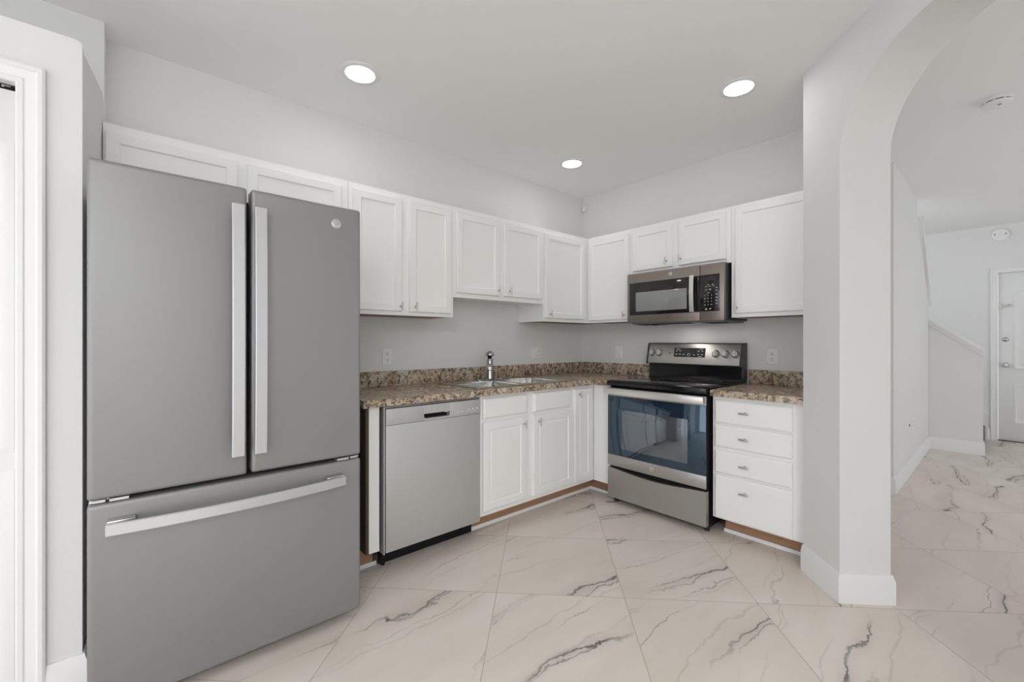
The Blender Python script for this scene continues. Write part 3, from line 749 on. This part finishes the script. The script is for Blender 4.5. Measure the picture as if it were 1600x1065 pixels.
plate('wall_outlet', 'white two-gang outlet and switch plate right of the faucet', 'outlet', (-.662, -.0006, 1.119), 0, 'so')
plate('light_switch', 'white switch plate on the wall between the corner and the range', 'switch', (-.0006, -.421, 1.120), -90, 's', .078)
plate('wall_outlet', 'white outlet on the wall right of the range', 'outlet', (-.0006, -1.712, 1.115), -90, 'o', .079)
plate('wall_outlet', 'small white outlet low on the hall wall', 'outlet', (2.19, -2.2006, .44), 0, 'o')
tag(MB().lathe((2.00, -2.2, .445), (0, -1, 0), [(.012, 0), (.012, .004), (0, .005)], 12).obj('cable_jack', 'slot'), 'small dark cable jack on the hall wall left of the low outlet', 'jack')

# ------------------------------------------------------------------ ceiling lamps, detectors
for x, y, lb in ((-2.487, -.536, 'round recessed ceiling light above the refrigerator side'), (-.828, -1.806, 'round recessed ceiling light nearest the arch'), (-.747, -.50, 'round recessed ceiling light nearest the far kitchen corner')):
    t = thing('recessed_light', lb, 'ceiling light', (x, y, H), 0, 'recessed ceiling lights')
    MB().lathe((0, 0, 0), (0, 0, -1), [(.104, 0), (.104, .002), (.098, .005), (.076, .006), (.073, .003), (.073, 0)], 48).obj('trim_ring', 'trim', t)
    MB().lathe((0, 0, -.0005), (0, 0, -1), [(.0725, 0), (.0725, .003), (0, .0032)], 40).obj('lens', 'lens', t)
    if POW['spot'] > 0:
        l = bpy.data.lights.new('downlight_beam', 'SPOT'); l.energy = POW['spot']; l.color = (1, .985, .96)
        l.spot_size = math.radians(128); l.spot_blend = .8; l.shadow_soft_size = .07
        lo = bpy.data.objects.new('downlight_beam', l); C.objects.link(lo); lo.parent = t; lo.location = (0, 0, -.008)
t = thing('smoke_detector', 'white round smoke detector on the hall ceiling', 'smoke detector', (.453, -2.756, H))
MB().lathe((0, 0, 0), (0, 0, -1), [(.066, 0), (.066, .012), (.062, .014)], 36).obj('base', 'plastic', t)
MB().lathe((0, 0, -.014), (0, 0, -1), [(.058, 0), (.058, .006), (.0585, .006)], 36).obj('vent_ring', 'slot', t)
hs = MB().lathe((0, 0, -.020), (0, 0, -1), [(.064, 0), (.062, .010), (.052, .016), (0, .018)], 36)
for k in range(12):
    a = 2 * math.pi * k / 12
    hs.box(-.004, .004, -.002, .002, -.0001, .0061) if False else None
hs.obj('cover', 'plastic', t)
mb = MB()
for k in range(9):
    a = 2 * math.pi * k / 9 + .2; cx, cy = .0605 * math.cos(a), .0605 * math.sin(a)
    mb.cyl((cx, cy, -.0205), (cx, cy, -.0135), .0052, seg=8)
mb.obj('ribs', 'plastic', t)
MB().cyl((-.02, -.012, -.036), (-.02, -.012, -.0395), .008, seg=16).obj('test_button', 'grey_side', t)
t = thing('alarm_sounder', 'white oval alarm unit on the wall above the front door', 'alarm', (4.63, -2.734, 2.527), -90)
MB().lathe((0, 0, 0), (0, -1, 0), [(.075, 0), (.075, .016), (.066, .024), (0, .026)], 32).obj('cover', 'plastic', t)
MB().lathe((0, -.024, 0), (0, -1, 0), [(.026, 0), (.026, .004), (0, .005)], 24).obj('centre_button', 'trim', t)
MB().lathe((-.045, -.0235, .008), (0, -1, 0), [(.007, 0), (.007, .002), (0, .002)], 12).obj('screw', 'slot', t)
MB().lathe((.045, -.0235, .008), (0, -1, 0), [(.007, 0), (.007, .002), (0, .002)], 12).obj('screw', 'slot', t)
t = thing('corner_motion_sensor', 'tiny white motion sensor in the far kitchen corner under the ceiling', 'sensor', (-.003, -.003, 2.535), -45)
MB().prism([(-.020, -.034), (-.014, -.040), (.014, -.040), (.020, -.034), (.020, -.022), (.004, -.004), (-.004, -.004), (-.020, -.022)], -.026, .026).obj('housing', 'wall', t)
MB().lathe((0, -.040, -.008), (0, -1, 0), [(.013, 0), (.011, .006), (0, .010)], 16).obj('lens', 'ceiling', t)
